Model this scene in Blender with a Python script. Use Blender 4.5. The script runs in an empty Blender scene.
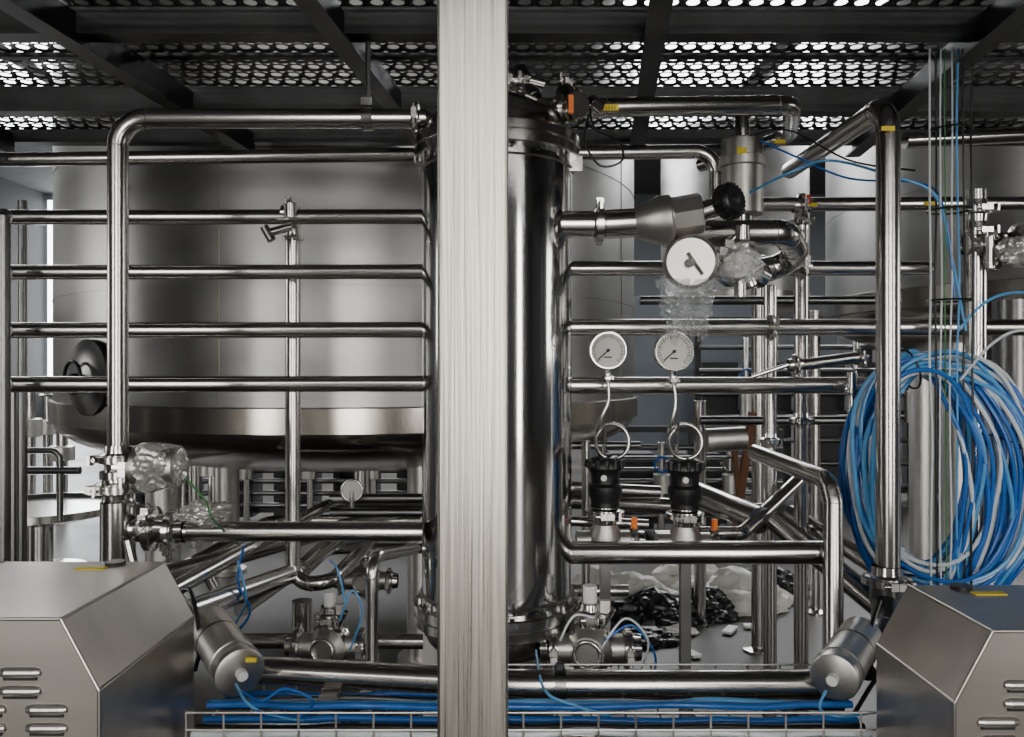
import bpy, math, random
from mathutils import Vector, Matrix
random.seed(7)
F=800.0; CZ=1.4
def W(u,v,d): return Vector(((u-512)/F*d, d, CZ+(368-v)/F*d))
def R(w,d): return w*0.5/F*d

# ---------------------------------------------------------------- materials
def mat(name, base, metallic=0.0, rough=0.5, var=0.0, scale=8.0, bump=0.0, stretch=(1,1,1), emit=0, alpha=1.0, rvar=0.0):
    m=bpy.data.materials.new(name); m.use_nodes=True
    nt=m.node_tree; b=nt.nodes['Principled BSDF']
    b.inputs['Base Color'].default_value=(*base,1); b.inputs['Metallic'].default_value=metallic
    b.inputs['Roughness'].default_value=rough
    if emit: 
        b.inputs['Emission Color'].default_value=(*base,1); b.inputs['Emission Strength'].default_value=emit
    if alpha<1: b.inputs['Alpha'].default_value=alpha
    if var or bump or rvar:
        tc=nt.nodes.new('ShaderNodeTexCoord'); mp=nt.nodes.new('ShaderNodeMapping'); mp.inputs['Scale'].default_value=stretch
        nz=nt.nodes.new('ShaderNodeTexNoise'); nz.inputs['Scale'].default_value=scale; nz.inputs['Detail'].default_value=6
        nt.links.new(tc.outputs['Object'],mp.inputs['Vector']); nt.links.new(mp.outputs['Vector'],nz.inputs['Vector'])
        if var:
            cr=nt.nodes.new('ShaderNodeValToRGB')
            cr.color_ramp.elements[0].position=0.3; cr.color_ramp.elements[1].position=0.7
            cr.color_ramp.elements[0].color=(*[c*(1-var) for c in base],1); cr.color_ramp.elements[1].color=(*[min(1,c*(1+var)) for c in base],1)
            nt.links.new(nz.outputs['Fac'],cr.inputs['Fac']); nt.links.new(cr.outputs['Color'],b.inputs['Base Color'])
        if rvar:
            mr=nt.nodes.new('ShaderNodeMapRange'); mr.inputs['To Min'].default_value=rough-rvar; mr.inputs['To Max'].default_value=rough+rvar
            nt.links.new(nz.outputs['Fac'],mr.inputs['Value']); nt.links.new(mr.outputs['Result'],b.inputs['Roughness'])
        if bump:
            bp=nt.nodes.new('ShaderNodeBump'); bp.inputs['Strength'].default_value=bump; bp.inputs['Distance'].default_value=0.01
            nt.links.new(nz.outputs['Fac'],bp.inputs['Height']); nt.links.new(bp.outputs['Normal'],b.inputs['Normal'])
    return m
STEEL=mat('polished_steel',(0.62,0.605,0.58),1,0.18,0.04,6)
PIPE=mat('pipe_steel',(0.57,0.55,0.525),1,0.21,0.04,5)
WELD=mat('weld_steel',(0.30,0.27,0.23),1,0.4)
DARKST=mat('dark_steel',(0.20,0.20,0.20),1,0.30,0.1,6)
VESSEL=mat('vessel_steel',(0.64,0.64,0.64),1,0.10,0.03,3,0,stretch=(1,1,0.15),rvar=0.02)
BRUSH=mat('brushed_steel',(0.43,0.405,0.36),1,0.30,0.30,9,0.05,stretch=(30,30,0.35),rvar=0.12)
HOOD=mat('hood_steel',(0.40,0.375,0.34),1,0.33,0.08,4,0.0,stretch=(1,4,4),rvar=0.04)
TANK=mat('tank_steel',(0.38,0.38,0.37),1,0.34,0.22,1.3,0.02,stretch=(1,1,2.2),rvar=0.08)
TANKB=mat('tank_band',(0.42,0.39,0.35),1,0.20,0.06,3)
BEAM=mat('platform_steel',(0.10,0.10,0.102),1,0.40,0.2,6)
GRATE=mat('grating_steel',(0.24,0.24,0.245),1,0.36,0.15,10)
SATIN=mat('satin_cast_steel',(0.60,0.58,0.545),1,0.38,0.08,12,0.05)
BLACK=mat('black_plastic',(0.010,0.010,0.011),0,0.35)
WHITE=mat('white_plastic',(0.78,0.78,0.76),0,0.5)
DIAL=mat('dial_white',(0.62,0.62,0.58),0,0.5)
BLUE=mat('blue_hose',(0.015,0.13,0.46),0,0.25)
BLUE2=mat('light_blue_hose',(0.10,0.34,0.66),0,0.25)
CLEAR=mat('pale_hose',(0.62,0.67,0.70),0,0.22)
GREEN=mat('green_cable',(0.05,0.20,0.06),0,0.45)
YEL=mat('yellow_label',(0.85,0.66,0.02),0,0.5)
ORG=mat('orange_tag',(0.9,0.2,0.02),0,0.5)
RED=mat('red_tag',(0.6,0.03,0.03),0,0.5)
FILM=mat('clear_film',(0.85,0.87,0.88),0.2,0.08,alpha=0.36)
FOIL=mat('wrap_film',(0.66,0.65,0.61),0.6,0.18,0.2,20,0.5,alpha=0.85)
BAGW=mat('white_bag',(0.66,0.65,0.60),0,0.6,0.12,6,0.3)
BAGB=mat('black_bag',(0.008,0.008,0.010),0,0.3,0,6,0.5)
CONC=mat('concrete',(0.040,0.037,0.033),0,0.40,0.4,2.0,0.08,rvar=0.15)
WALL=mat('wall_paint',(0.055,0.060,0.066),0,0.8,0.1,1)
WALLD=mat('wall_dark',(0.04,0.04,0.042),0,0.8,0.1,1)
PANEL=mat('panel_blue_grey',(0.36,0.41,0.47),0,0.7,0.1,1.5)
ROOF=mat('roof_sheet',(0.05,0.05,0.055),0,0.8,0.1,2)
SKY=mat('skylight_glow',(0.97,0.98,1.0),0,0.5,emit=8.5)
FILL=mat('front_fill_glow',(1.0,0.97,0.92),0,0.5,emit=11.5)  # front light added on the unseen wall behind the camera
BAND=mat('unseen_panel_glow',(1.0,0.985,0.95),0,0.5,emit=6.0)  # glow of unseen panels; the front strip is added for pipe highlights
WIN=mat('window_glow',(0.93,0.97,1.0),0,0.5,emit=9.0)
BROWN=mat('wood_brown',(0.20,0.08,0.03),0,0.6,0.2,8)
CAB=mat('cabinet_grey',(0.045,0.045,0.048),0.3,0.5)
INK=mat('ink_black',(0.015,0.015,0.015),0,0.6)

# ---------------------------------------------------------------- builder
class B:
    def __init__(s): s.v=[]; s.f=[]; s.m=[]; s.mats=[]
    def mi(s,m):
        if m not in s.mats: s.mats.append(m)
        return s.mats.index(m)
    def add(s,vs,fs,m):
        o=len(s.v); s.v+= [Vector(x) for x in vs]; k=s.mi(m)
        for f in fs: s.f.append(tuple(i+o for i in f)); s.m.append(k)
    def sweep(s,pts,r,m,seg=20,closed=False,caps=True):
        n=len(pts); rad=r if isinstance(r,(list,tuple)) else [r]*n
        tan=[]
        for i in range(n):
            if closed: t=pts[(i+1)%n]-pts[i-1]
            else: t=pts[min(i+1,n-1)]-pts[max(i-1,0)]
            tan.append(t.normalized())
        up=Vector((0,0,1)) if abs(tan[0].z)<0.9 else Vector((1,0,0))
        x=tan[0].cross(up).normalized()
        vs=[]
        for i in range(n):
            t=tan[i]; x=(x-t*x.dot(t)).normalized(); y=t.cross(x)
            for k in range(seg):
                a=2*math.pi*k/seg
                vs.append(pts[i]+(x*math.cos(a)+y*math.sin(a))*rad[i])
        fs=[]
        for i in range(n if closed else n-1):
            j=(i+1)%n
            for k in range(seg):
                l=(k+1)%seg
                fs.append((i*seg+k,i*seg+l,j*seg+l,j*seg+k))
        if caps and not closed:
            fs.append(tuple(reversed(range(seg)))); fs.append(tuple((n-1)*seg+k for k in range(seg)))
        s.add(vs,fs,m)
    def pipe(s,pts,r,m=None,rb=None,seg=24,welds=True):
        m=m or PIPE; rb=rb if rb is not None else r*3
        Pp,arcs=fillet(pts,rb); s.sweep(Pp,r,m,seg)
        if welds:
            for p,t in arcs: s.ring(p,t,r*1.0,r*0.05)
    def ring(s,p,ax,r,w,m=None):
        s.lathe([(r*0.98,-w*1.3),(r*1.035,0),(r*0.98,w*1.3)],p,ax,m or WELD,24 if r<.1 else 96)
    def lathe(s,prof,o,ax,m,seg=32):
        ax=Vector(ax).normalized(); o=Vector(o)
        up=Vector((0,0,1)) if abs(ax.z)<0.9 else Vector((1,0,0))
        x=ax.cross(up).normalized(); y=ax.cross(x)
        vs=[]; 
        for r,h in prof:
            for k in range(seg):
                a=2*math.pi*k/seg
                vs.append(o+ax*h+(x*math.cos(a)+y*math.sin(a))*max(r,1e-5))
        fs=[]
        for i in range(len(prof)-1):
            for k in range(seg):
                l=(k+1)%seg
                fs.append((i*seg+k,i*seg+l,(i+1)*seg+l,(i+1)*seg+k))
        s.add(vs,fs,m)
    def cyl(s,a,b,r,m,seg=24,r2=None):
        a=Vector(a);b=Vector(b); L=(b-a).length; r2=r if r2 is None else r2
        c=min(r,r2,L)*0.06
        s.lathe([(0,0),(r-c,0),(r,c),(r2,L-c),(r2-c,L),(0,L)],a,b-a,m,seg)
    def box(s,c,size,m,rot=None):
        c=Vector(c); hx,hy,hz=[q/2 for q in size]; vs=[]
        for sx in(-1,1):
            for sy in(-1,1):
                for sz in(-1,1):
                    p=Vector((sx*hx,sy*hy,sz*hz))
                    if rot: p=rot@p
                    vs.append(c+p)
        s.add(vs,[(0,1,3,2),(4,6,7,5),(0,4,5,1),(2,3,7,6),(0,2,6,4),(1,5,7,3)],m)
    def torus(s,c,ax,Rr,r,m,seg=36,ms=10):
        ax=Vector(ax).normalized(); up=Vector((0,0,1)) if abs(ax.z)<0.9 else Vector((1,0,0))
        x=ax.cross(up).normalized(); y=ax.cross(x); c=Vector(c)
        s.sweep([c+(x*math.cos(2*math.pi*k/seg)+y*math.sin(2*math.pi*k/seg))*Rr for k in range(seg)],r,m,ms,closed=True)
    def clamp(s,p,ax,r,nut=(0,-1,0),m=None):
        m=m or STEEL; ax=Vector(ax).normalized(); p=Vector(p)
        s.lathe([(r*1.01,-r*1.1),(r*1.08,-r*0.5),(r*1.5,-r*0.34),(r*1.5,-r*0.05),(r*1.42,-r*.03),(r*1.42,r*.03),(r*1.5,r*.05),(r*1.5,r*0.34),(r*1.08,r*0.5),(r*1.01,r*1.1)],p,ax,m)
        s.lathe([(r*1.42,-r*0.3),(r*1.72,-r*0.24),(r*1.72,r*0.24),(r*1.42,r*0.3)],p,ax,m)
        nv=Vector(nut); nv=(nv-ax*nv.dot(ax)).normalized(); tv=ax.cross(nv)
        q=p+nv*r*1.85
        s.box(q+tv*r*.3,(r*.55,)*3,m); s.box(q-tv*r*.3,(r*.55,)*3,m)
        s.cyl(q-tv*r*1.0,q+tv*r*1.2,r*0.14,m,10)
        s.cyl(q+tv*r*.65,q+tv*r*1.0,r*0.28,m,6)
        s.box(q+tv*r*1.05,(r*.2,r*.8,r*.8),m)
    def done(s,name,smooth=True):
        c=sum(s.v,Vector())/len(s.v)
        me=bpy.data.meshes.new(name); me.from_pydata([v-c for v in s.v],[],s.f)
        for m in s.mats: me.materials.append(m)
        me.polygons.foreach_set('material_index',s.m)
        me.update()
        if smooth:
            me.polygons.foreach_set('use_smooth',[True]*len(me.polygons)); me.set_sharp_from_angle(angle=math.radians(38))
        ob=bpy.data.objects.new(name,me); ob.location=c; bpy.context.collection.objects.link(ob)
        return ob
def fillet(pts,rb,n=9):
    pts=[Vector(p) for p in pts]; out=[pts[0]]; arcs=[]
    for i in range(1,len(pts)-1):
        a,b,c=pts[i-1],pts[i],pts[i+1]; d1=(a-b).normalized(); d2=(c-b).normalized(); an=d1.angle(d2)
        if an>3.05: out.append(b); continue
        t=rb/math.tan(an/2)
        l1=(a-b).length*(0.95 if i==1 else .48); l2=(c-b).length*(0.95 if i==len(pts)-2 else .48)
        t=min(t,l1,l2); r=t*math.tan(an/2)
        p1=b+d1*t; p2=b+d2*t; ce=b+(d1+d2).normalized()*(r/math.sin(an/2))
        v1=p1-ce; v2=p2-ce; ph=v1.angle(v2)
        for k in range(n+1):
            q=k/n; out.append(ce+(v1*math.sin((1-q)*ph)+v2*math.sin(q*ph))/math.sin(ph))
        arcs+= [(p1,d1),(p2,d2)]
    out.append(pts[-1]); return out,arcs
def P(name,pts,w,m=None,rb=None,dref=None,seg=24,clamps=(),**k):
    """pipe run from (u,v,depth) points: image pixels with an estimated depth"""
    b=B(); d=dref or pts[0][2]; r=R(w,d)
    b.pipe([W(*p) for p in pts],r,m,rb,seg,**k)
    for (u,v,dd,ax) in clamps: b.clamp(W(u,v,dd),ax,r)
    return b.done(name)
def smooth_curve(pts,n=12):
    pts=[Vector(p) for p in pts]; out=[]
    q=[pts[0]]+pts+[pts[-1]]
    for i in range(1,len(q)-2):
        p0,p1,p2,p3=q[i-1:i+3]
        for k in range(n):
            t=k/n; out.append(0.5*((2*p1)+(p2-p0)*t+(2*p0-5*p1+4*p2-p3)*t*t+(3*p1-p0-3*p2+p3)*t**3))
    out.append(pts[-1]); return out
def zz(v,d): return CZ+(368-v)/F*d
X=(1,0,0);Y=(0,1,0);Z=(0,0,1)
# ---------------------------------------------------------------- hall
def slab(name,c,size,m):
    b=B(); b.box(c,size,m); return b.done(name,False)
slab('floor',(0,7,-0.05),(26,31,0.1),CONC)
slab('wall_back',(0,22.1,3.1),(26,0.2,6.2),WALL)
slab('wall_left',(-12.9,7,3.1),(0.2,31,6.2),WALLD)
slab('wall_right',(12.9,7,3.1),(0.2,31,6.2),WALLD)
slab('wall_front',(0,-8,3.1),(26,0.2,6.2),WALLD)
slab('ceiling',(0,7,6.3),(26,31,0.2),ROOF)
k=0
for x,w in ((-9.6,3.5),(-5.7,3.5),(-1.8,3.5),(2.1,3.5),(6.0,3.5),(9.9,3.5)):
    k+=1; slab('window_%d'%k,(x,13.1,6.17),(w,7.6,0.05),SKY)
slab('front_fill_1',(0.75,-7.87,2.0),(1.9,0.05,4.0),FILL)  # unseen glowing panels, added to light post and pipes from the front
slab('front_fill_2',(-5.6,-7.87,2.0),(1.6,0.05,4.0),FILL)
slab('front_fill_3',(6.9,-7.87,2.0),(1.4,0.05,4.0),FILL)
slab('window_7',(0,-7.87,4.9),(18,0.05,1.0),BAND)  # wide unseen strip, added to draw highlights along horizontal pipes
slab('window_8',(-11.9,21.9,3.4),(1.6,0.05,5.2),WIN)
slab('window_9',(-12.77,3,2.6),(0.05,3.5,2.0),BAND)
slab('window_10',(12.77,2,2.6),(0.05,3.5,2.0),BAND)

# ---------------------------------------------------------------- platform
def grating():
    b=B(); px,py=0.055,0.066; zt=2.352; N=14; vs=[];fs=[]
    def plank(y0,y1):
        n=max(1,round((y1-y0)/py))
        for j in range(n):
            cy=y0+(j+.5)*(y1-y0)/n; hy=(y1-y0)/n/2
            off=(j%2)*px/2
            for i in range(124):
                cx=-3.35+i*px+off; o=len(vs); r=0.0172
                for ring in range(4):
                    for k in range(N):
                        a=2*math.pi*(k+.5)/N; c,s_=math.cos(a),math.sin(a)
                        if ring==0:
                            q=min(px/2/abs(c) if abs(c)>1e-6 else 9,hy/abs(s_) if abs(s_)>1e-6 else 9)
                            vs.append((cx+c*q,cy+s_*q,zt))
                        elif ring==1: vs.append((cx+c*r*1.35,cy+s_*r*1.35,zt))
                        elif ring==2: vs.append((cx+c*r*1.1,cy+s_*r*1.1,zt+.004))
                        else: vs.append((cx+c*r,cy+s_*r,zt+0.003))
                for g in range(3):
                    for k in range(N):
                        l=(k+1)%N; fs.append((o+g*N+k,o+g*N+l,o+(g+1)*N+l,o+(g+1)*N+k))
    seams=(-.03,.24,.51,0.78,1.05,1.32,1.59,1.86,2.13,2.42,2.71,2.95,3.19)  # nearest planks are out of view, added to block light for contrast
    for a,c in zip(seams[:-1],seams[1:]): plank(a+0.012,c-0.012)
    b.add(vs,fs,GRATE)
    for y0 in seams: b.box((0.1,y0,2.345),(6.9,0.026,0.014),BEAM)
    for y0,h in ((2.72,0.08),(2.12,0.07),(1.2,0.09),(3.19,0.05)):
        b.box((0.1,y0,2.346-h+0.004),(6.9,0.06,0.008),BEAM); b.box((0.1,y0-.03,2.344-h/2),(6.9,0.008,h),BEAM)
    for x0 in (-2.9,-2.1,-1.15,-0.45,0.36,1.22,2.05,3.1):
        rot=Matrix.Rotation(-math.atan(0.11),3,'Z')
        b.box((x0,2.0,2.285),(0.006,2.35,0.09),BEAM,rot)
        b.box((x0,2.0,2.24),(0.055,2.35,0.007),BEAM,rot)
    for (x,y) in ((-3.25,3.12),(3.45,3.12),(-3.25,0.85),(3.45,0.85)):
        b.box((x,y,1.16),(0.1,0.1,2.32),BEAM)
    return b.done('perforated_walkway_platform',False)
grating()

# front post
b=B()
hw=0.0488; c=0.004; yc=1.1+hw; xc=(472.5-512)/F*1.1
prof=[(-hw+c,-hw),(hw-c,-hw),(hw-c*.3,-hw+c*.3),(hw,-hw+c),(hw,hw-c),(hw-c,hw),(-hw+c,hw),(-hw,hw-c),(-hw,-hw+c),(-hw+c*.3,-hw+c*.3)]
n=len(prof); vs=[(xc+x,yc+y,0.01) for x,y in prof]+[(xc+x,yc+y,2.26) for x,y in prof]
b.add(vs,[(i,(i+1)%n,n+(i+1)%n,n+i) for i in range(n)]+[tuple(range(n))[::-1],tuple(range(n,2*n))],BRUSH)
b.box((xc,yc,0.006),(0.2,0.2,0.012),BRUSH)
b.done('square_steel_post',False)

# ---------------------------------------------------------------- central vessel
D=2.2; vx=(497-512)/F*D; r0=R(149,D)
b=B(); o=Vector((vx,D,0)); zt=zz(150,D); zb=zz(607,D)
b.lathe([(r0,zb),(r0,zb+.45),(r0,zt)],o,Z,VESSEL,96)
for z in (zb+0.05,zt-0.06): b.ring(o+Vector((0,0,z)),Z,r0,0.004)
def flange(z):
    b.lathe([(r0*0.98,z-.030),(r0*1.09,z-.030),(r0*1.11,z-.026),(r0*1.11,z-.004),(r0*1.08,z-0.002),(r0*1.08,z+.002),(r0*1.11,z+.004),(r0*1.11,z+.026),(r0*1.09,z+.030),(r0*0.98,z+.030)],o,Z,STEEL,96)
    for k in range(16):
        a=2*math.pi*(k+.5)/16; p=o+Vector((math.cos(a)*r0*1.05,math.sin(a)*r0*1.05,z))
        b.cyl(p-Vector((0,0,.037)),p+Vector((0,0,.037)),0.007,STEEL,6)
flange(zt-0.005); flange(zb+0.0)
b.lathe([(r0*.99,zt+.02),(r0*.98,zt+.045),(r0*.93,zt+.075),(r0*.8,zt+.105),(r0*.55,zt+.13),(r0*.25,zt+.14),(0,zt+.142)],o,Z,STEEL,64)
b.lathe([(0,zb-.142),(r0*.25,zb-.14),(r0*.55,zb-.13),(r0*.8,zb-.105),(r0*.93,zb-.075),(r0*.98,zb-.045),(r0*.99,zb-.02)],o,Z,STEEL,64)
b.cyl(o+Vector((0.02,0,zt+.13)),o+Vector((0.02,0,zt+.20)),.045,STEEL)
b.clamp(o+Vector((0.02,0,zt+.17)),Z,.04)
b.pipe([o+Vector((0,0,zb-.12)),W(497,672,2.2),Vector((vx,1.80,zz(672,2.2)))],.028,STEEL)
for k in range(3):
    a=math.radians(90+(k-1)*70); p=o+Vector((math.cos(a)*r0*.95,math.sin(a)*r0*.95,0))
    b.box(p+Vector((0,0,zb/2)),(.05,.05,zb),SATIN)
b.box(o+Vector((r0*1.0,-.05,zt-.05)),(.05,.012,.04),STEEL)
b.done('filter_housing_vessel')

# ---------------------------------------------------------------- big tank
def tank(cx,cy,Rr,z0,z1,dish,legs,zf=0.0,band=True,manway=None):
    b=B(); o=Vector((cx,cy,0))
    b.lathe([(Rr,z0),(Rr,(z0+z1)/2),(Rr,z1)],o,Z,TANK,128)
    if band: b.lathe([(Rr+.002,z0-.0),(Rr+.02,z0+.005),(Rr+.02,z0+.11),(Rr+.002,z0+.115)],o,Z,TANKB,128)
    pr=[(Rr*math.cos(t),z0-dish*math.sin(t)) for t in [math.pi/2*(1-i/14) for i in range(15)]]
    b.lathe(pr,o,Z,TANKB,128)
    pr=[(Rr*math.cos(t),z1+dish*.8*math.sin(t)) for t in [math.pi/2*(i/12) for i in range(13)]]
    b.lathe(pr,o,Z,TANK,96)
    for z in (z0+.62,z0+1.25,z0+1.9): 
        if z<z1: b.ring(o+Vector((0,0,z)),Z,Rr*0.9685,0.004,WELD)
    for k in range(3):
        a=math.radians(-100+k*75); p=o+Vector((math.cos(a)*Rr,math.sin(a)*Rr,0)); b.cyl(p+Vector((0,0,z0+.12)),p+Vector((0,0,z1)),.0035,WELD,8)
    for k in range(legs):
        a=math.radians(-90+25+360*k/legs); p=o+Vector((math.cos(a)*Rr*.72,math.sin(a)*Rr*.72,0))
        b.cyl(p+Vector((0,0,zf)),p+Vector((0,0,z0-dish*.3)),.085,SATIN,28)
        b.cyl(p+Vector((0,0,zf)),p+Vector((0,0,zf+.03)),.13,SATIN,28)
    b.cyl(o+Vector((0,0,z0-dish-.25)),o+Vector((0,0,z0-dish+.02)),.05,STEEL)
    if manway:
        a=manway[0]; d=Vector((math.cos(a),math.sin(a),0)); p=o+d*(Rr-.02)+Vector((0,0,manway[1])); 
        b.lathe([(.15,0),(.15,.03),(.17,.03),(.17,.05),(.14,.06),(.1,.075),(0,.08)],p,d,DARKST)
        b.torus(p+d*.11,d,.07,.008,BLACK)
        b.cyl(p+d*.07,p+d*.12,.018,BLACK)
    return b
th=math.radians(-10.6)
tcx,tcy=5*math.sin(th),5*math.cos(th)
b=tank(tcx,tcy,1.65,1.125,3.3,.29,5,manway=(math.radians(-125),1.36))
for (u,v) in ((140,187),(140,208),(140,229)):
    for k in range(6):
        a=math.atan2(3.35-tcy,((u-512)/F*3.9)-tcx)+k*.012
        p=Vector((tcx+math.cos(a)*1.652,tcy+math.sin(a)*1.652,zz(v,3.9)))
        if k!=2: b.box(p,(.008,.014,.035 if k%2 else .026),INK,Matrix.Rotation(a,3,'Z'))
b.done('stainless_storage_tank')
b=tank(3.35,4.85,1.35,1.72,3.4,.28,4); b.done('stainless_storage_tank')
b=tank(-6.35,7.2,1.2,1.9,3.4,.25,4); b.done('stainless_storage_tank')
b=tank(-3.3,12.5,1.2,1.3,3.6,.25,4); b.done('stainless_storage_tank')
b=tank(6.5,12,1.5,1.3,3.6,.25,4); b.done('stainless_storage_tank')
b=tank(3.1,11.2,1.0,2.3,4.6,.25,4); b.done('stainless_storage_tank')
slab('partition_panel',(1.75,8.9,1.1),(1.9,0.08,2.2),PANEL)
def rack(name,x0,x1,y,h):
    b=B()
    for x in (x0,(x0+x1)/2,x1): b.box((x,y,h/2),(.06,.06,h),CAB)
    for z in (.15,h*.5,h): b.box(((x0+x1)/2,y,z),(x1-x0,.05,.05),CAB)
    for k in range(7):
        z=.2+k*(h-.25)/7; b.cyl((x0,y-.08,z),(x1,y-.08,z),.025,DARKST,16)
    n=int((x1-x0)/.55)
    for k in range(n):
        x=x0+.25+k*.55; b.box((x,y+.2,h*.42),(.36,.3,h*.7),CAB); b.cyl((x+.2,y-.16,.0),(x+.2,y-.16,h*.9),.03,STEEL,16); b.cyl((x+.2,y-.2,h*.45),(x+.2,y-.2,h*.62),.07,SATIN,20)
        b.torus((x+.2,y-.2,h*.7),Y,.06,.01,BLUE if k%3==0 else DARKST,16,6)
    b.done(name)
rack('dark_rack',-3.3,.2,7.1,1.0)  # dark equipment added to deepen the shade under the tank
rack('dark_rack',.75,2.2,6.6,.9)
rack('dark_rack',1.9,5.4,8.2,1.9)

# ---------------------------------------------------------------- left pipework
b=B(); rp=R(20,2.05); b.pipe([W(118,455,2.05),W(118,118,2.05),W(425,118,2.15)],rp,rb=.075)
p=W(368,118,2.13); b.cyl(p,(p.x,p.y,2.27),.007,DARKST,8); b.lathe([(rp,-.014),(rp*1.25,-.014),(rp*1.25,.014),(rp,.014)],p,X,STEEL); b.box(p+Vector((0,0,rp*1.5)),(.03,.05,.02),STEEL)
b.clamp(W(416,118,2.15),X,rp); b.done('process_pipe')
for v,w,u0 in ((217,15,-60),(272,15,-60),(330,16,-60),(384,16,-60)):
    P('header_pipe',[(u0,v,2.47),(560,v-1,2.47)],w)
P('header_pipe',[(-60,160,2.62),(716,151,2.62),(716,215,2.62)],14,rb=.07)
for v,u1 in ((268,930),(327,1080),(385,874)):
    P('header_pipe',[(561,v,2.47),(u1,v,2.47)],17 if v>300 else 15)
P('header_pipe',[(755,204,2.6),(1080,203,2.6)],14)
P('drop_pipe',[(293,210,2.54),(293,583,2.54),(330,583,2.5),(372,538,3.0)],15,rb=.06)
b=B(); p=W(290,212,2.47)
b.clamp(p,X,.022,nut=(0,-.5,1)); b.cyl(W(291,203,2.45),W(291,218,2.45),.022,STEEL); b.cyl(W(270,232,2.42),W(291,226,2.45),.013,STEEL); b.cyl(W(264,226,2.42),W(272,240,2.42),.013,DARKST)
b.clamp(W(293,238,2.54),Z,.02)
b.done('sampling_valve')

# lower-left valve stack
d=2.05
b=B()
b.cyl(W(118,500,d),W(118,566,d),R(33,d),STEEL)
b.lathe([(R(20,d),0),(R(33,d),-.04)],W(118,488,d),Z,STEEL)
b.clamp(W(118,458,d),Z,R(24,d),nut=(-1,-.3,0)); b.clamp(W(118,487,d),Z,R(27,d),nut=(-1,-1,0))
b.cyl(W(118,470,d),W(118,478,d),R(34,d),STEEL)
b.cyl(W(118,458,d),W(118,500,d),R(24,d),STEEL)
b.cyl(W(118,466,d),W(142,466,d),R(30,d),STEEL)
b.clamp(W(134,466,d),X,R(25,d))
b.cyl(W(132,528,d),W(190,531,d),R(20,d),STEEL)
b.clamp(W(152,528,d),X,R(26,d),nut=(0,-1,1)); b.clamp(W(172,530,d),X,R(24,d),nut=(0,-1,-1))
b.cyl(W(128,540,d-.04),W(134,566,d-.05),.012,STEEL)
b.cyl(W(118,566,d),W(118,600,d),R(20,d),STEEL); q=W(118,600,d); b.box((q.x,q.y,q.z/2),(.04,.04,q.z),SATIN)
b.cyl(W(104,563,d),W(132,563,d),.02,STEEL)
b.done('tee_valve_assembly')
import bmesh
from mathutils import noise
def crumple(name,c,size,m,seed,flat=False,sub=5,amp=.35):
    bm=bmesh.new(); bmesh.ops.create_icosphere(bm,subdivisions=sub,radius=1)
    s=Vector((seed*3.1,seed*1.7,seed))
    for v in bm.verts:
        q=v.co.copy()
        n1=noise.noise(q*1.3+s)*.9; n2=abs(noise.noise(q*3+s))*.8; n3=abs(noise.noise(q*7+s))*.3
        k=1+amp*(n1+.5-n2-n3); v.co=Vector((q.x*k*size[0],q.y*k*size[1],q.z*k*size[2]))
        if flat and v.co.z<0: v.co.z*=.02
    me=bpy.data.meshes.new(name); bm.to_mesh(me); bm.free(); me.materials.append(m)
    me.polygons.foreach_set('use_smooth',[True]*len(me.polygons)); me.set_sharp_from_angle(angle=math.radians(35))
    o=bpy.data.objects.new(name,me); o.location=c; bpy.context.collection.objects.link(o); return o
b=B(); b.cyl(W(136,466,d),W(180,466,d),R(42,d),SATIN); b.done('pipe_end_cap')
crumple('plastic_wrap',W(160,466,d),(.058,.062,.058),FOIL,3,amp=.3)
crumple('plastic_wrap',W(203,512,2.02),(.05,.04,.026),FOIL,5,amp=.5)
P('process_pipe',[(184,531,d),(422,531,2.12)],20,dref=d)

# deep left pipes
P('process_pipe',[(160,640,2.35),(452,641,2.35)],15)
P('return_pipe',[(172,590,2.0),(330,503,3.1),(425,503,3.3)],17,rb=.1)
P('return_pipe',[(186,612,2.0),(300,570,2.6),(345,530,3.2)],24,rb=.1)
P('return_pipe',[(160,576,2.3),(420,505,3.6)],20)
P('return_pipe',[(190,565,2.6),(270,520,3.4),(420,520,3.5)],16,rb=.1)
P('return_pipe',[(240,610,2.4),(330,548,3.1),(440,548,3.3)],14,rb=.1)
P('branch_pipe',[(372,664,2.2),(372,556,2.2),(415,548,2.6)],13,rb=.05)
P('branch_pipe',[(302,600,2.5),(302,680,2.5)],20)
P('return_pipe',[(205,570,2.2),(214,588,2.2)],10)
for x,w,d_,v1 in ((4,12,2.36,215),(22,9,3.0,200),(14,10,3.2,380),(-30,14,2.5,140)):
    b=B(); top=W(x,v1,d_); b.cyl((top.x,top.y,0.0),(top.x,top.y,top.z),R(w,d_),DARKST); 
    b.cyl((top.x,top.y,0),(top.x,top.y,.02),.06,DARKST)
    for v in (217,272,330,384): 
        if d_<2.4 and v>=217: b.torus(W(x,v,d_),Y,R(w,d_)*1.3,.004,DARKST,16,6)
    b.done('pipe_support_post')
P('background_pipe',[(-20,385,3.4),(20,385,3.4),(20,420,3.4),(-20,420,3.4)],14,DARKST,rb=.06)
b=B(); c0=Vector((-3.3,5.6,0)); b.lathe([(0,.42),(.5,.42),(.52,.45),(.55,.45),(.55,.40),(.3,.34),(.08,.33),(.08,.02),(.3,.0)],c0,Z,STEEL,48); b.done('round_pedestal_basin')
for (u,d_,h) in ((30,8,1.2),(48,9,1.1),(215,6,1.0),(195,6.3,1.1),(62,7.5,.9),(10,7.6,1.2)):
    b=B(); x=(u-512)/F*d_; b.cyl((x,d_,0),(x,d_,h),.05,STEEL); b.cyl((x,d_,h*.6),(x,d_,h*.75),.11,SATIN); b.torus((x,d_,h),Z,.12,.015,STEEL,20,6); b.done('pump_stand')

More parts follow.
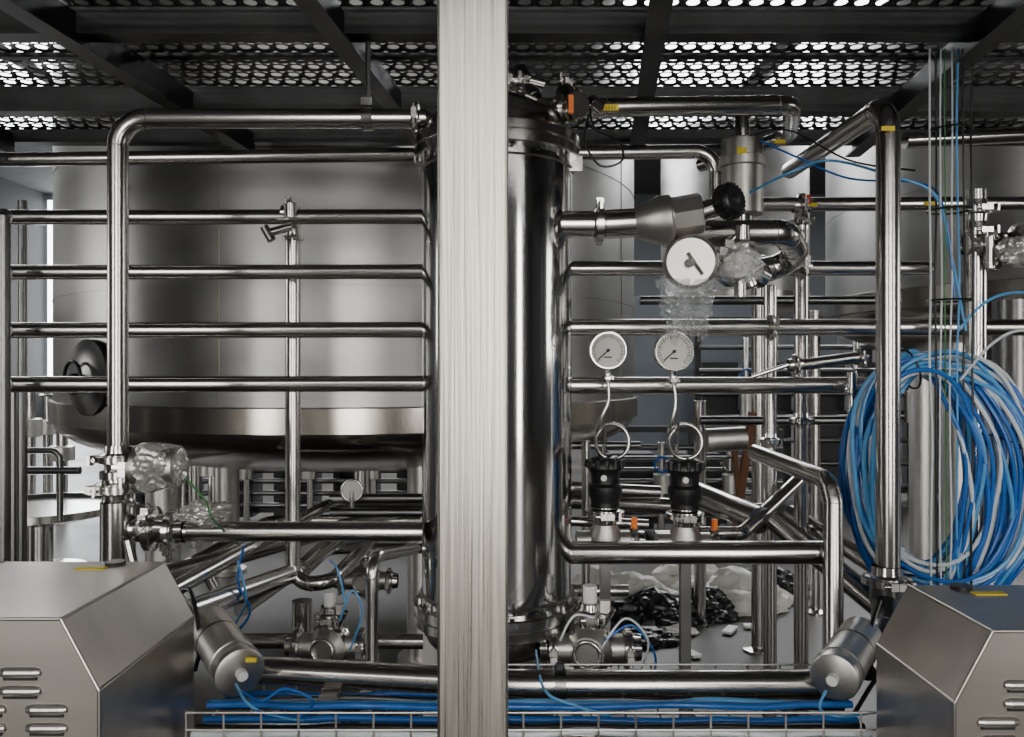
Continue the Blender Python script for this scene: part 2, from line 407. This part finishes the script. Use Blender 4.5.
# ---------------------------------------------------------------- motor hoods
def hood(sx,dx,zoff,d2):
    b=B(); d1=1.3; xs=.674
    xt=xs+.062; zt_=CZ-.396-zoff; zc=CZ-.512-zoff; xo=1.13; xo2=1.07
    pr=[(xs,0.02),(xs,zc),(xt,zt_),(xo2,zt_),(xo,zc),(xo,0.02)]
    n=len(pr); vs=[(sx*x+dx,d1,z) for x,z in pr]+[(sx*x+dx,d2,z) for x,z in pr]
    fs=[tuple(range(n)),tuple(range(2*n-1,n-1,-1))]+[(i,(i+1)%n,n+(i+1)%n,n+i) for i in range(n)]
    b.add(vs,fs,HOOD)
    for i in range(n-1):
        a,c=Vector(vs[i]),Vector(vs[i+1]); b.cyl(a+Vector((0,.002,0)),c+Vector((0,.002,0)),.003,HOOD,8)
    for i in range(1,n-1):
        a,c=Vector(vs[i]),Vector(vs[i+n]); b.cyl(a,c,.003,HOOD,8)
    for r_ in range(12):
        z=zc+.030-r_*.030
        for q in (0,1,2):
            xx=(.80 if r_<2 else .757)+q*.1; w=.070
            if r_<2 and q==2: continue
            b.lathe([(0,-w/2),(.006,-w/2+.002),(.009,-w/2+.012),(.009,w/2-.012),(.006,w/2-.002),(0,w/2)],(sx*xx+dx*.7,d1+.001,z),X,SATIN,14)
            b.box((sx*xx+dx*.7,d1-.0005,z-.0095),(w-.015,.003,.006),INK)
    for x in (.7,1.1):
        for y in (1.34,d2-.04): b.cyl((sx*x+dx,y,0),(sx*x+dx,y,.03),.025,BLACK)
    b.box((sx*.86+dx,d2-.06,zt_+.001),(.06,.02,.002),YEL)
    b.lathe([(0,0),(.02,0),(.02,.006),(0,.006)],(sx*.83+dx,d2-.02,zt_),Z,BLACK)
    return b.done('motor_hood',False)
hood(-1,.002,.012,1.69); hood(1,.046,.032,1.58)

# ---------------------------------------------------------------- bottom manifold
d=1.78
b=B(); rm=R(27,d)
b.pipe([W(225,668,d+.05),W(520,683,d),W(850,683,d)],rm,PIPE,rb=.5,seg=32)
b.lathe([(rm,-.012),(rm*1.15,-.012),(rm*1.15,.012),(rm,.012)],W(560,683,d),X,DARKST); b.cyl(W(560,683,d),W(560,662,d),.01,DARKST,8)
def actuator(c,dirv,r):
    dirv=Vector(dirv).normalized()
    b.cyl(c+dirv*.24,c,r,SATIN,40); b.lathe([(r*1.0,-.02),(r*1.05,-.018),(r*1.05,.018),(r,.02)],c+dirv*.06,dirv,SATIN,40)
    b.lathe([(0,-.004),(r*.9,-.004),(r*1.05,.0),(r*1.07,.01),(r*1.07,.03),(r,.035)],c,dirv,SATIN,40)
    b.ring(c+dirv*.15,dirv,r,.005)
    b.cyl(c-dirv*.02,c,.012,WHITE,12); b.box(c-dirv*.006-Vector((-.022,.0,-.03)),(.022,.006,.009),YEL)
actuator(W(240,672,1.70),(-.58,.78,.16),R(47,1.7))
actuator(W(834,677,1.70),(.58,.78,.10),R(45,1.7))
for u in (330,700): 
    p=W(u,683,d); b.box((p.x,p.y,p.z/2-.01),(.04,.04,p.z-.02),SATIN)
b.done('suction_manifold')
P('process_pipe',[(165,600,1.98),(202,640,1.95)],32)

# mesh cable tray + hoses
b=B(); xl,xr=W(190,0,1.62).x,W(872,0,1.62).x; zt_=zz(708,1.62); zb_=zz(737,1.62)-.01; y0,y1=1.6,1.86; rw=.0024
for z in (zt_,(zt_+zb_)/2,zb_):
    for y in (y0,y1): b.cyl((xl,y,z),(xr,y,z),rw,SATIN,8)
for k in range(1,5): b.cyl((xl,y0+k*(y1-y0)/5,zb_),(xr,y0+k*(y1-y0)/5,zb_),rw,SATIN,8)
x=xl
while x<=xr+.001:
    b.cyl((x,y0,zt_),(x,y0,zb_),rw,SATIN,8); b.cyl((x,y1,zt_),(x,y1,zb_),rw,SATIN,8); b.cyl((x,y0,zb_),(x,y1,zb_),rw,SATIN,8); x+=.075
for x in (xl+.1,0,xr-.1):
    b.box((x,1.73,zb_-.015),(.04,.26,.02),SATIN); b.box((x,1.73,(zb_-.02)/2),(.04,.04,zb_-.02),SATIN)
b.done('wire_mesh_cable_tray')
b=B()
for k,(m_,y_) in enumerate(((CLEAR,1.63),(BLACK,1.655),(BLUE,1.69),(BLUE,1.712),(BLUE2,1.73),(BLACK,1.76),(DARKST,1.79),(BLUE,1.82))):
    pts=[Vector((xl+(xr-xl)*i/14,y_+random.uniform(-.005,.005),zb_+.012+random.uniform(0,.006)+(.02 if k in (3,4) else 0))) for i in range(15)]
    b.sweep(smooth_curve(pts,5),.0075,m_,10)
b.done('tray_hose_bundle')
def hose(name,pts,r=.004,m=BLUE2):
    b=B(); b.sweep(smooth_curve([W(*p) for p in pts],10),r,m,8); return b.done(name)
hose('pneumatic_hose',[(240,690,1.66),(262,700,1.63),(285,688,1.62),(312,700,1.63),(300,716,1.68),(268,712,1.7),(250,722,1.72)],.003,BLUE)
hose('pneumatic_hose',[(236,684,1.66),(250,705,1.6),(278,716,1.66),(320,722,1.7)],.003,BLUE2)
hose('pneumatic_hose',[(536,650,1.9),(545,690,1.7),(575,705,1.68),(610,715,1.7)],.003,BLUE2)
hose('pneumatic_hose',[(826,690,1.66),(820,708,1.65),(840,716,1.68),(872,712,1.7)],.003,BLUE2)
hose('pneumatic_hose',[(238,560,2.2),(246,600,2.2),(236,628,2.3),(262,655,2.2)],.0035,BLUE2)
hose('pneumatic_hose',[(244,545,2.2),(238,580,2.2),(250,612,2.2),(228,640,2.2)],.0035,BLUE)
hose('pneumatic_hose',[(186,478,1.98),(205,500,1.95),(214,520,1.95),(240,545,2.2)],.0025,GREEN)
hose('cable',[(170,600,1.9),(190,590,1.85),(200,640,1.8),(195,670,1.75)],.005,BLACK)
hose('cable',[(880,600,1.9),(872,630,1.85),(885,660,1.8),(868,690,1.75),(850,720,1.72)],.005,BLACK)

# ---------------------------------------------------------------- mid-low valve bodies
def pump_valve(c,r):
    b=B(); b.cyl(c+Vector((-r*1.6,0,0)),c+Vector((r*1.6,0,0)),r*.62,SATIN)
    b.lathe([(0,-r*.75),(r*.7,-r*.75),(r,-r*.45),(r,r*.45),(r*.7,r*.75),(0,r*.75)],c,(.25,1,0),SATIN,36)
    b.lathe([(r*1.15,-.012),(r*1.15,.012),(r,.014)],c,(.25,1,0),STEEL,36)
    b.torus(c+Vector((-.2*r,-r*.8,0)),(.25,1,0),r*.55,r*.1,STEEL)
    for k in range(8):
        a=2*math.pi*k/8; q=c+Vector((math.cos(a)*r*1.05,0,math.sin(a)*r*1.05)); b.cyl(q+Vector((0,-.02,0)),q+Vector((0,.02,0)),.007,STEEL,6)
    b.clamp(c+Vector((-r*1.6,0,0)),X,r*.5); b.clamp(c+Vector((r*1.6,0,0)),X,r*.5)
    b.cyl(c,c+Vector((0,0,r*2.0)),r*.45,STEEL); b.clamp(c+Vector((0,0,r*1.45)),Z,r*.45)
    b.cyl(c+Vector((0,0,r*2)),c+Vector((0,0,r*2.7)),r*.3,WHITE); b.box(c+Vector((r*.6,-r*.3,r*1.9)),(r*.4,r*.3,r*.5),SATIN)
    b.cyl(c+Vector((r*.5,-.02,r*1.0)),c+Vector((r*.9,-.04,r*1.9)),r*.14,STEEL)
    b.box((c.x,c.y,(c.z-r)/2),(.04,.04,c.z-r),SATIN)
    b.done('diaphragm_valve')
pump_valve(W(330,645,2.3),.058); pump_valve(W(590,648,2.05),.06); pump_valve(W(366,580,3.0),.055)
for pts in ([(600,650,2),(625,618,2),(648,640,2),(640,672,2.0)],[(605,640,2),(632,625,2),(655,655,2),(650,690,1.9)],[(560,640,2),(575,615,2),(600,620,2)],[(340,620,2.2),(352,590,2.2),(362,612,2.2),(350,650,2.2)],[(345,600,2.2),(338,570,2.2),(330,560,2.3)]):
    hose('pneumatic_hose',pts,.003,random.choice((BLUE2,CLEAR,BLUE)))

# ---------------------------------------------------------------- right low pipes
P('process_pipe',[(560,552,2.2),(826,552,2.12)],23,dref=2.15)
P('process_pipe',[(755,452,2.5),(828,480,2.12),(833,500,2.1),(833,662,2.0)],19,rb=.08,dref=2.12)
P('process_pipe',[(567,590,3.2),(628,590,3.2)],12)
P('process_pipe',[(700,533,2.55),(742,533,2.55),(800,478,2.75),(812,470,3.2)],14,rb=.05)
P('return_pipe',[(775,520,2.6),(880,606,2.3)],22)
P('return_pipe',[(790,512,3.0),(905,585,2.5)],16)
P('return_pipe',[(565,487,3.2),(660,492,3.2)],13)
P('return_pipe',[(565,500,3.3),(775,512,3.1)],16)
P('return_pipe',[(655,538,2.9),(740,538,2.9)],16)
P('return_pipe',[(690,490,3.0),(760,520,2.6)],24)
def upright(u,v0,d,w,clamps=()):
    b=B(); t=W(u,v0,d); 
    b.cyl((t.x,t.y,0.0),t,R(w,d),PIPE); b.lathe([(0,0),(.075,0),(.075,.012),(.03,.02)],(t.x,t.y,0),Z,STEEL)
    for v in clamps: b.clamp(W(u,v,d),Z,R(w,d))
    b.done('vertical_pipe')
upright(758,285,3.97,13); upright(586,440,3.0,9); upright(770,285,2.75,13,clamps=(440,)); upright(801,208,2.85,14,clamps=(222,420))
upright(815,310,4.6,10); upright(700,400,4.4,12); upright(548,480,3.7,18)
P('process_pipe',[(888,578,2.1),(888,103,2.1),(790,170,2.95)],23,rb=.08,dref=2.1)
b=B(); p=W(886,580,2.1); b.clamp(p,Z,.035); b.cyl(p,p-Vector((0,0,.06)),.04,DARKST); b.pipe([p-Vector((0,0,.05)),W(885,630,2.0),W(862,668,1.9)],.034,DARKST,rb=.06); b.done('pipe_elbow')
P('process_pipe',[(512,107,2.15),(600,107,2.15),(792,104,2.3),(790,135,2.9),(700,165,3.2)],19,rb=.10,dref=2.2)
P('return_pipe',[(905,140,3.0),(1050,133,3.0)],16)
P('return_pipe',[(600,150,2.75),(760,150,2.9)],12,DARKST)
b=B(); b.clamp(W(569,104,2.12),(.9,-.6,.1),.032,nut=(0,0,1)); b.lathe([(0,0),(.034,0),(.034,.02),(0,.02)],W(574,106,2.05),(.4,-1,0),STEEL)
b.box(W(571,104,2.00),(.012,.012,.045),ORG); b.cyl(W(590,100,2.08),W(600,108,2.1),.018,STEEL); b.box(W(609,107,2.12),(.05,.004,.016),YEL)
for k in range(5): b.box(W(603+k*3,107,2.117),(.002,.001,.008),INK)
b.cyl(W(520,70,2.2),W(535,98,2.15),.022,DARKST); b.cyl(W(530,80,2.1),W(545,84,2.1),.012,STEEL); b.clamp(W(524,84,2.18),(.3,0,-1),.022)
b.cyl(W(569,125,2.12),W(569,104,2.12),.02,STEEL)
b.done('temperature_sensor')
hose('cable',[(590,110,2.07),(585,140,2.05),(600,165,2.03),(622,160,2.04),(618,140,2.06),(595,128,2.07),(590,108,2.08)],.003,BLACK)
for (u,v,d_) in ((780,141,2.55),(888,128,2.065),(812,204,2.575),(930,203,2.575)):
    b=B(); b.box(W(u,v,d_),(.035,.003,.012),YEL); b.done('pipe_label')

# ---------------------------------------------------------------- valve with black knob
d=2.12; b=B()
b.cyl(W(560,224,d),W(594,224,d),R(27,d),STEEL)
b.clamp(W(599,224,d),X,R(24,d),nut=(0,-.4,1))
b.cyl(W(604,224,d),W(642,222,d),R(29,d),STEEL)
b.lathe([(R(29,d),0),(R(36,d),.02),(R(48,d),.06),(R(50,d),.09),(R(42,d),.10),(0,.10)],W(635,222,d),Vector((1,-.1,.06)),SATIN,40)
b.cyl(W(672,217,d-.02),W(702,212,d-.03),R(40,d),SATIN,8)
b.cyl(W(700,212,d-.03),W(718,206,d-.04),R(20,d),STEEL)
kd=Vector((.55,-.8,.15)).normalized(); kc=W(729,201,d-.06)
b.lathe([(0,-.024),(.034,-.024),(.043,-.016),(.046,0),(.043,.018),(.02,.024),(.012,.012),(0,.012)],kc,-kd,BLACK,48)
ux=kd.cross(Vector(Z)).normalized(); uy=kd.cross(ux)
for k in range(24):
    a=2*math.pi*k/24; q=kc+(ux*math.cos(a)+uy*math.sin(a))*.0445; b.cyl(q-kd*.014,q+kd*.016,.0035,BLACK,8)
b.lathe([(0,.0),(.014,0),(.012,.006),(0,.007)],kc+kd*.022,kd,DARKST,20)
b.pipe([W(665,234,d+.03),W(785,232,d+.05),W(802,262,d+.20),W(735,275,d+.2)],R(27,d),STEEL,rb=.06)
b.cyl(W(742,240,d),W(742,225,d),.02,STEEL)
b.lathe([(0,-.03),(R(46,d),-.03),(R(52,d),-.022),(R(54,d),-.01),(R(54,d),.012),(R(40,d),.02),(R(36,d),.08),(0,.08)],W(690,262,d-.02),(.15,1,.05),SATIN,40)
b.cyl(W(690,262,d-.07),W(690,262,d-.03),.012,STEEL); b.cyl(W(688,252,d-.06),W(703,274,d-.06),.004,WELD,8)
b.lathe([(0,-.02),(.034,-.02),(.04,-.012),(.04,.012),(.03,.03),(0,.03)],W(738,264,d-.02),(.4,1,.2),SATIN,32)
b.clamp(W(735,262,d+.04),(.5,-.6,-.4),R(30,d)); b.clamp(W(746,275,d+.05),(.4,-.1,-1),R(24,d)); b.cyl(W(728,256,d),W(760,276,d+.1),R(28,d),STEEL)
b.cyl(W(740,262,d),W(740,297,d),R(12,d),STEEL)
b.done('sanitary_control_valve')
crumple('plastic_wrap',W(740,264,d-.02),(.048,.04,.045),FILM,44,amp=.4)
b=B(); d=2.55
t=W(742,215,d); b.cyl(t,W(742,140,d),R(41,d),SATIN,40); b.lathe([(R(41,d),0),(R(45,d),.004),(R(45,d),.03),(R(41,d),.034)],W(742,168,d),Z,SATIN,40)
b.cyl(W(742,140,d),W(742,116,d),R(14,d),STEEL); b.box(W(742,150,d-.07),(.03,.005,.02),YEL); b.cyl(t,W(742,262,d),R(22,d),STEEL)
b.done('pneumatic_actuator')
def drape(name,u,v,d,w,h,seed,m):
    n=26; vs=[];fs=[]; c=W(u,v,d)
    for j in range(n):
        for i in range(n):
            x=(i/(n-1)-.5)*w*(1-.35*(j/n))*(1+.35*noise.noise(Vector((j*.3,seed,0)))); z=-(j/(n-1))*h*(1+.25*noise.noise(Vector((i*.25,seed,3))))
            y=.045*noise.noise(Vector((i*.35,j*.12,seed)))+.03*noise.noise(Vector((i*.9,j*.6,seed)))
            vs.append(c+Vector((x,y,z)))
    for j in range(n-1):
        for i in range(n-1): fs.append((j*n+i,j*n+i+1,(j+1)*n+i+1,(j+1)*n+i))
    b=B(); b.add(vs,fs,m); b.done(name,False)
drape('plastic_film',686,278,2.06,.15,.15,3,FILM); drape('plastic_film',690,284,2.09,.13,.12,7,FILM)
hose('pneumatic_hose',[(750,192,2.4),(790,172,2.3),(830,160,2.3),(890,175,2.2),(935,195,2.2),(950,250,2.2),(966,330,2.2)],.004,BLUE2)
hose('pneumatic_hose',[(760,140,2.4),(800,158,2.35),(850,178,2.3),(925,184,2.25),(945,215,2.2),(955,300,2.2)],.003,BLUE)
hose('cable',[(750,135,2.4),(790,130,2.4),(850,160,2.3),(915,170,2.3)],.003,BLACK)
for (u,v,d_) in ((801,205,2.6),(801,266,2.47),(770,327,2.47),(762,268,2.47)):
    b=B(); b.clamp(W(u,v,d_),X,.024); b.box(W(u+6,v-6,d_-.04),(.02,.01,.03),RED if v==205 else STEEL); b.done('pipe_clamp')
b=B(); b.cyl(W(790,366,2.4),W(865,356,2.4),.018,PIPE); b.clamp(W(860,357,2.4),(1,0,.15),.018); b.cyl(W(752,376,2.42),W(795,362,2.4),.007,STEEL); b.clamp(W(795,364,2.4),(1,0,.15),.018)
b.cyl(W(852,372,2.4),W(852,412,2.4),.014,STEEL);b.clamp(W(852,390,2.4),Z,.016); b.done('level_probe')
P('branch_pipe',[(706,440,2.9),(745,438,2.9)],24,SATIN)
b=B(); b.box(W(744,470,3.4),(.03,.03,.5),BROWN,Matrix.Rotation(.15,3,'Y')); b.box(W(738,485,3.4),(.02,.02,.4),BROWN,Matrix.Rotation(-.1,3,'Y')); b.done('wooden_brace')

# gauges
def gauge(u,v,d,r,sx,sv):
    b=B(); c=W(u,v,d); ax=Vector((0,-1,0))
    b.lathe([(0,-.03),(r*.9,-.03),(r,-.022),(r,.006),(r*.96,.010),(r*.90,.010),(r*.88,.002)],c,ax,STEEL,48)
    b.lathe([(0,.0),(r*.89,.0)],c,ax,DIAL,48)
    for k in range(0,28):
        a=math.radians(225-k*10); L=.18 if k%3==0 else .10
        q=c+Vector((math.cos(a),0,math.sin(a)))*r*.74+Vector((0,-.0015,0))
        b.box(q,(r*L,.0008,r*.04),INK,Matrix.Rotation(-a,3,'Y'))
    a=math.radians(222); q=c+Vector((math.cos(a),0,math.sin(a)))*r*.28+Vector((0,-.003,0)); b.box(q,(r*.8,.001,r*.06),INK,Matrix.Rotation(-a,3,'Y'))
    b.cyl(c+Vector((0,-.001,0)),c+Vector((0,-.005,0)),r*.09,INK,12)
    b.box(c+Vector((0,-.001,-r*.35)),(r*.4,.0008,r*.07),INK)
    b.cyl(c+Vector((0,.01,-r*.95)),c+Vector((0,.01,-r*1.35)),.008,STEEL,6)
    b.clamp(c+Vector((0,.01,-r*1.45)),Z,.012)
    q=W(sx,sv,d+.02); base=c+Vector((0,.01,-r*1.5)); pr=R(34,d)
    pts=[base,W(u+(sx-u)*.2,400,d),W(sx-10,418,d),]
    loop=[q+Vector((math.cos(t)*pr,-.012+.008*(t-1.5),math.sin(t)*pr)) for t in [math.radians(150-k*15) for k in range(0,27)]]
    b.sweep(smooth_curve(pts+loop+[W(sx-8,468,d)],4),.0055,STEEL,10)
    return b.done('pressure_gauge')
gauge(608,350,2.35,R(38,2.35),611,440)
gauge(674,351,2.35,R(40,2.35),683,440)
def seat_valve(u,v,d):
    b=B(); c=W(u,v,d)
    s=R(36,d)
    b.lathe([(0,.085),(.02,.085),(.022,.078),(s*.75,.074),(s,.06),(s*1.03,.045),(s*.8,.03),(s*.78,.02),(s*.78,.0),(s*.95,-.01),(s*.95,-.035),(s*.8,-.05),(s*.8,-.06),(s*.8,-.07),(0,-.07)],c,Z,BLACK,32)
    for k in range(12):
        a=2*math.pi*k/12; b.cyl(c+Vector((math.cos(a)*s,math.sin(a)*s,.045)),c+Vector((math.cos(a)*s,math.sin(a)*s,.068)),.006,BLACK,8)
    b.cyl(c+Vector((-.01,-s*.9,.02)),c+Vector((-.01,-s*1.1,.02)),.009,WHITE,10)
    b.lathe([(s*.6,-.07),(s*.85,-.08),(s*.9,-.095),(s*.6,-.10),(s*.62,-.12),(s*.95,-.15),(s,-.18),(s*.8,-.21),(0,-.22)],c,Z,SATIN,32)
    b.clamp(c+Vector((0,0,-.09)),Z,s*.62)
    b.cyl(c+Vector((-.085,0,-.17)),c+Vector((.085,0,-.17)),s*.55,SATIN); b.clamp(c+Vector((.085,0,-.17)),X,s*.5); 
    b.cyl(c+Vector((s*1.6,-.01,-.10)),c+Vector((s*1.6,-.01,-.15)),.009,ORG,10); b.cyl(c+Vector((s*1.6,-.01,-.15)),c+Vector((s*.8,0,-.17)),.008,STEEL,10)
    b.box((c.x,c.y,(c.z-.21)/2),(.03,.03,c.z-.21),DARKST)
    return b.done('seat_valve')
seat_valve(605,482,2.35); seat_valve(685,484,2.35)
P('branch_pipe',[(560,520,2.5),(648,524,2.5)],10)

# ---------------------------------------------------------------- right edge
b=B(); d=2.3
b.pipe([W(976,190,d),W(976,590,d)],R(19,d),STEEL); b.clamp(W(976,245,d),X,R(20,d)); b.cyl(W(976,250,d),W(1040,250,d),R(24,d),STEEL); b.clamp(W(992,250,d),X,R(24,d)); b.clamp(W(1020,245,d-.02),X,R(26,d)); b.clamp(W(976,232,d),Z,R(19,d)); b.clamp(W(976,210,d),Z,R(19,d))
b.cyl(W(990,236,d-.06),W(990,268,d-.06),.012,STEEL); b.lathe([(.034,-.008),(.04,-.006),(.04,.006),(.034,.008)],W(1010,250,d),X,RED)
b.cyl(W(976,590,d),(W(976,590,d).x,d,0),.022,STEEL)
b.done('sampling_pipe_stack')
crumple('plastic_wrap',W(1018,250,2.2),(.045,.03,.032),FOIL,21,amp=.5)
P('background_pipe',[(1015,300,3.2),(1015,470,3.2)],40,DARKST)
b=B(); rnd=random.Random(5)
for k in range(60):
    m=[BLUE,CLEAR,BLUE,BLUE2,BLUE,CLEAR,BLUE][k%7] if k<40 else rnd.choice((BLUE,CLEAR,BLUE2))
    L=rnd.uniform(842,872); Rt=rnd.uniform(965,1040); T=rnd.uniform(346,378); Bo=rnd.uniform(562,606)
    cu,ru=(L+Rt)/2,(Rt-L)/2; cv,rv=(T+Bo)/2,(Bo-T)/2; dd=2.30+rnd.uniform(-.08,.05); p1=rnd.uniform(0,6.28); tilt=rnd.uniform(-.2,.34)
    wob=rnd.uniform(.02,.08)
    pts=[]
    for i in range(44):
        t=2*math.pi*i/44
        pin=math.exp(-((t-1.75)/.5)**2)
        x=math.cos(t)*ru*(1+wob*math.sin(3*t+p1)); y=math.sin(t)*rv*(1+.03*math.sin(4*t+p1))
        x2=x*math.cos(tilt)-y*math.sin(tilt)*.5; y2=x*math.sin(tilt)*.8+y
        uu=max(cu+x2,841+(k%5)); vv=min(cv-y2,612)
        tu=918+10*math.cos(t)*3; uu=uu*(1-pin*.5)+tu*pin*.5; vv=vv*(1-pin*.5)+366*pin*.5
        pts.append(W(uu,vv,dd+.04*math.sin(t+p1)))
    b.sweep(pts,.0060,m,8,closed=True)
for (u,v,ax) in ((908,368,(.9,0,.3)),(1000,440,(.35,0,.9)),(985,560,(-.4,0,.9))):
    b.torus(W(u,v,2.27),ax,.06,.003,BLACK,24,6)
for k in range(16):
    m=(BLUE,CLEAR,BLUE,BLUE2,BLUE)[k%5]; u=922+k*3; j=rnd.uniform(-5,5)
    b.sweep(smooth_curve([W(u-2+j,352+k,2.3),W(u+18+k*1.5,392+j,2.22),W(u+42+k*2.2-j,450,2.18),W(u+40+k*2.6+j,520,2.2),W(u+25+k*1.5,575,2.22),W(u+10,615,2.3)],8),.0060,m,8)
b.done('coiled_hose_bundle')
b=B()
for u,m,r_ in ((931,CLEAR,.003),(936,BLACK,.003),(941,CLEAR,.0025),(946,GREEN,.002),(951,CLEAR,.0025),(958,BLUE2,.003),(964,BLACK,.003),(972,BLACK,.003)):
    pts=[W(u+rnd.uniform(-1.5,1.5),v,2.2+rnd.uniform(-.01,.01)) for v in (48,120,200,280,360,440,520,590)]
    b.sweep(smooth_curve(pts,6),r_,m,8)
for v in (130,210,300): b.torus(W(950,v,2.2),Z,.055,.003,BLACK,24,6)
b.done('hanging_cable_bundle')
hose('pneumatic_hose',[(958,330,2.2),(985,302,2.2),(1015,292,2.2),(1050,296,2.2)],.004,BLUE2)
hose('pneumatic_hose',[(960,380,2.2),(990,345,2.2),(1020,330,2.2),(1050,340,2.2)],.004,CLEAR)
b=B(); q=W(905,575,2.2); b.cyl(q,W(905,602,2.2),.02,STEEL); b.cyl(W(905,602,2.2),(q.x,q.y,0),.012,STEEL); b.done('hose_fitting')

# ---------------------------------------------------------------- floor litter
def onfloor(u,v): 
    d=CZ*F/(v-368); return Vector(((u-512)/F*d,d,0.005))
for i,(u,v,sx,sy,sz,m) in enumerate(((655,622,.24,.15,.15,BAGB),(628,612,.24,.15,.17,BAGW),(735,606,.30,.18,.17,BAGW),(700,616,.18,.12,.13,BAGB),(690,590,.24,.15,.16,BAGW),(600,608,.2,.14,.18,BAGW),(650,640,.12,.1,.05,BAGB),(676,632,.10,.07,.03,BAGW),(775,592,.2,.15,.14,BAGB))):
    p=onfloor(u,v); crumple('rubbish_bag' if m is BAGB else 'crumpled_sheet',p,(sx,sy,sz),m,i+30,flat=True,amp=.42)
for i,(u,v) in enumerate(((755,628),(730,632),(690,655))):
    p=onfloor(u,v); b=B(); b.box(p+Vector((0,0,.01)),(.12,.05,.012),WHITE,Matrix.Rotation(i,3,'Z')); b.done('offcut_strip')
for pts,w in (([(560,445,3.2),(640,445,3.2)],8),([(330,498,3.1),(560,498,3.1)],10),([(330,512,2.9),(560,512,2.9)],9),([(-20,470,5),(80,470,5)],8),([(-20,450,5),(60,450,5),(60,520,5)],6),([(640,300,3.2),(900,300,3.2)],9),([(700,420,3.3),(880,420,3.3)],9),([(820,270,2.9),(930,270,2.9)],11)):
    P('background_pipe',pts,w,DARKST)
b=B(); q=W(352,490,3.05); b.torus(q,(0,-1,0),.04,.006,STEEL); b.cyl(q,W(352,512,3.05),.01,STEEL); b.lathe([(.0,0),(.038,0)],q+Vector((0,-.004,0)),(0,-1,0),DIAL); b.done('pressure_gauge')

# ---------------------------------------------------------------- world + camera
w=bpy.data.worlds.new('w'); bpy.context.scene.world=w; w.use_nodes=True
w.node_tree.nodes['Background'].inputs[0].default_value=(.5,.6,.7,1); w.node_tree.nodes['Background'].inputs[1].default_value=.3
cam=bpy.data.cameras.new('camera'); cam.sensor_width=36; cam.lens=36*F/1024; cam.clip_start=.05
co=bpy.data.objects.new('camera',cam); co.location=(0,0,CZ); co.rotation_euler=(math.radians(90),0,0)
bpy.context.collection.objects.link(co); bpy.context.scene.camera=co
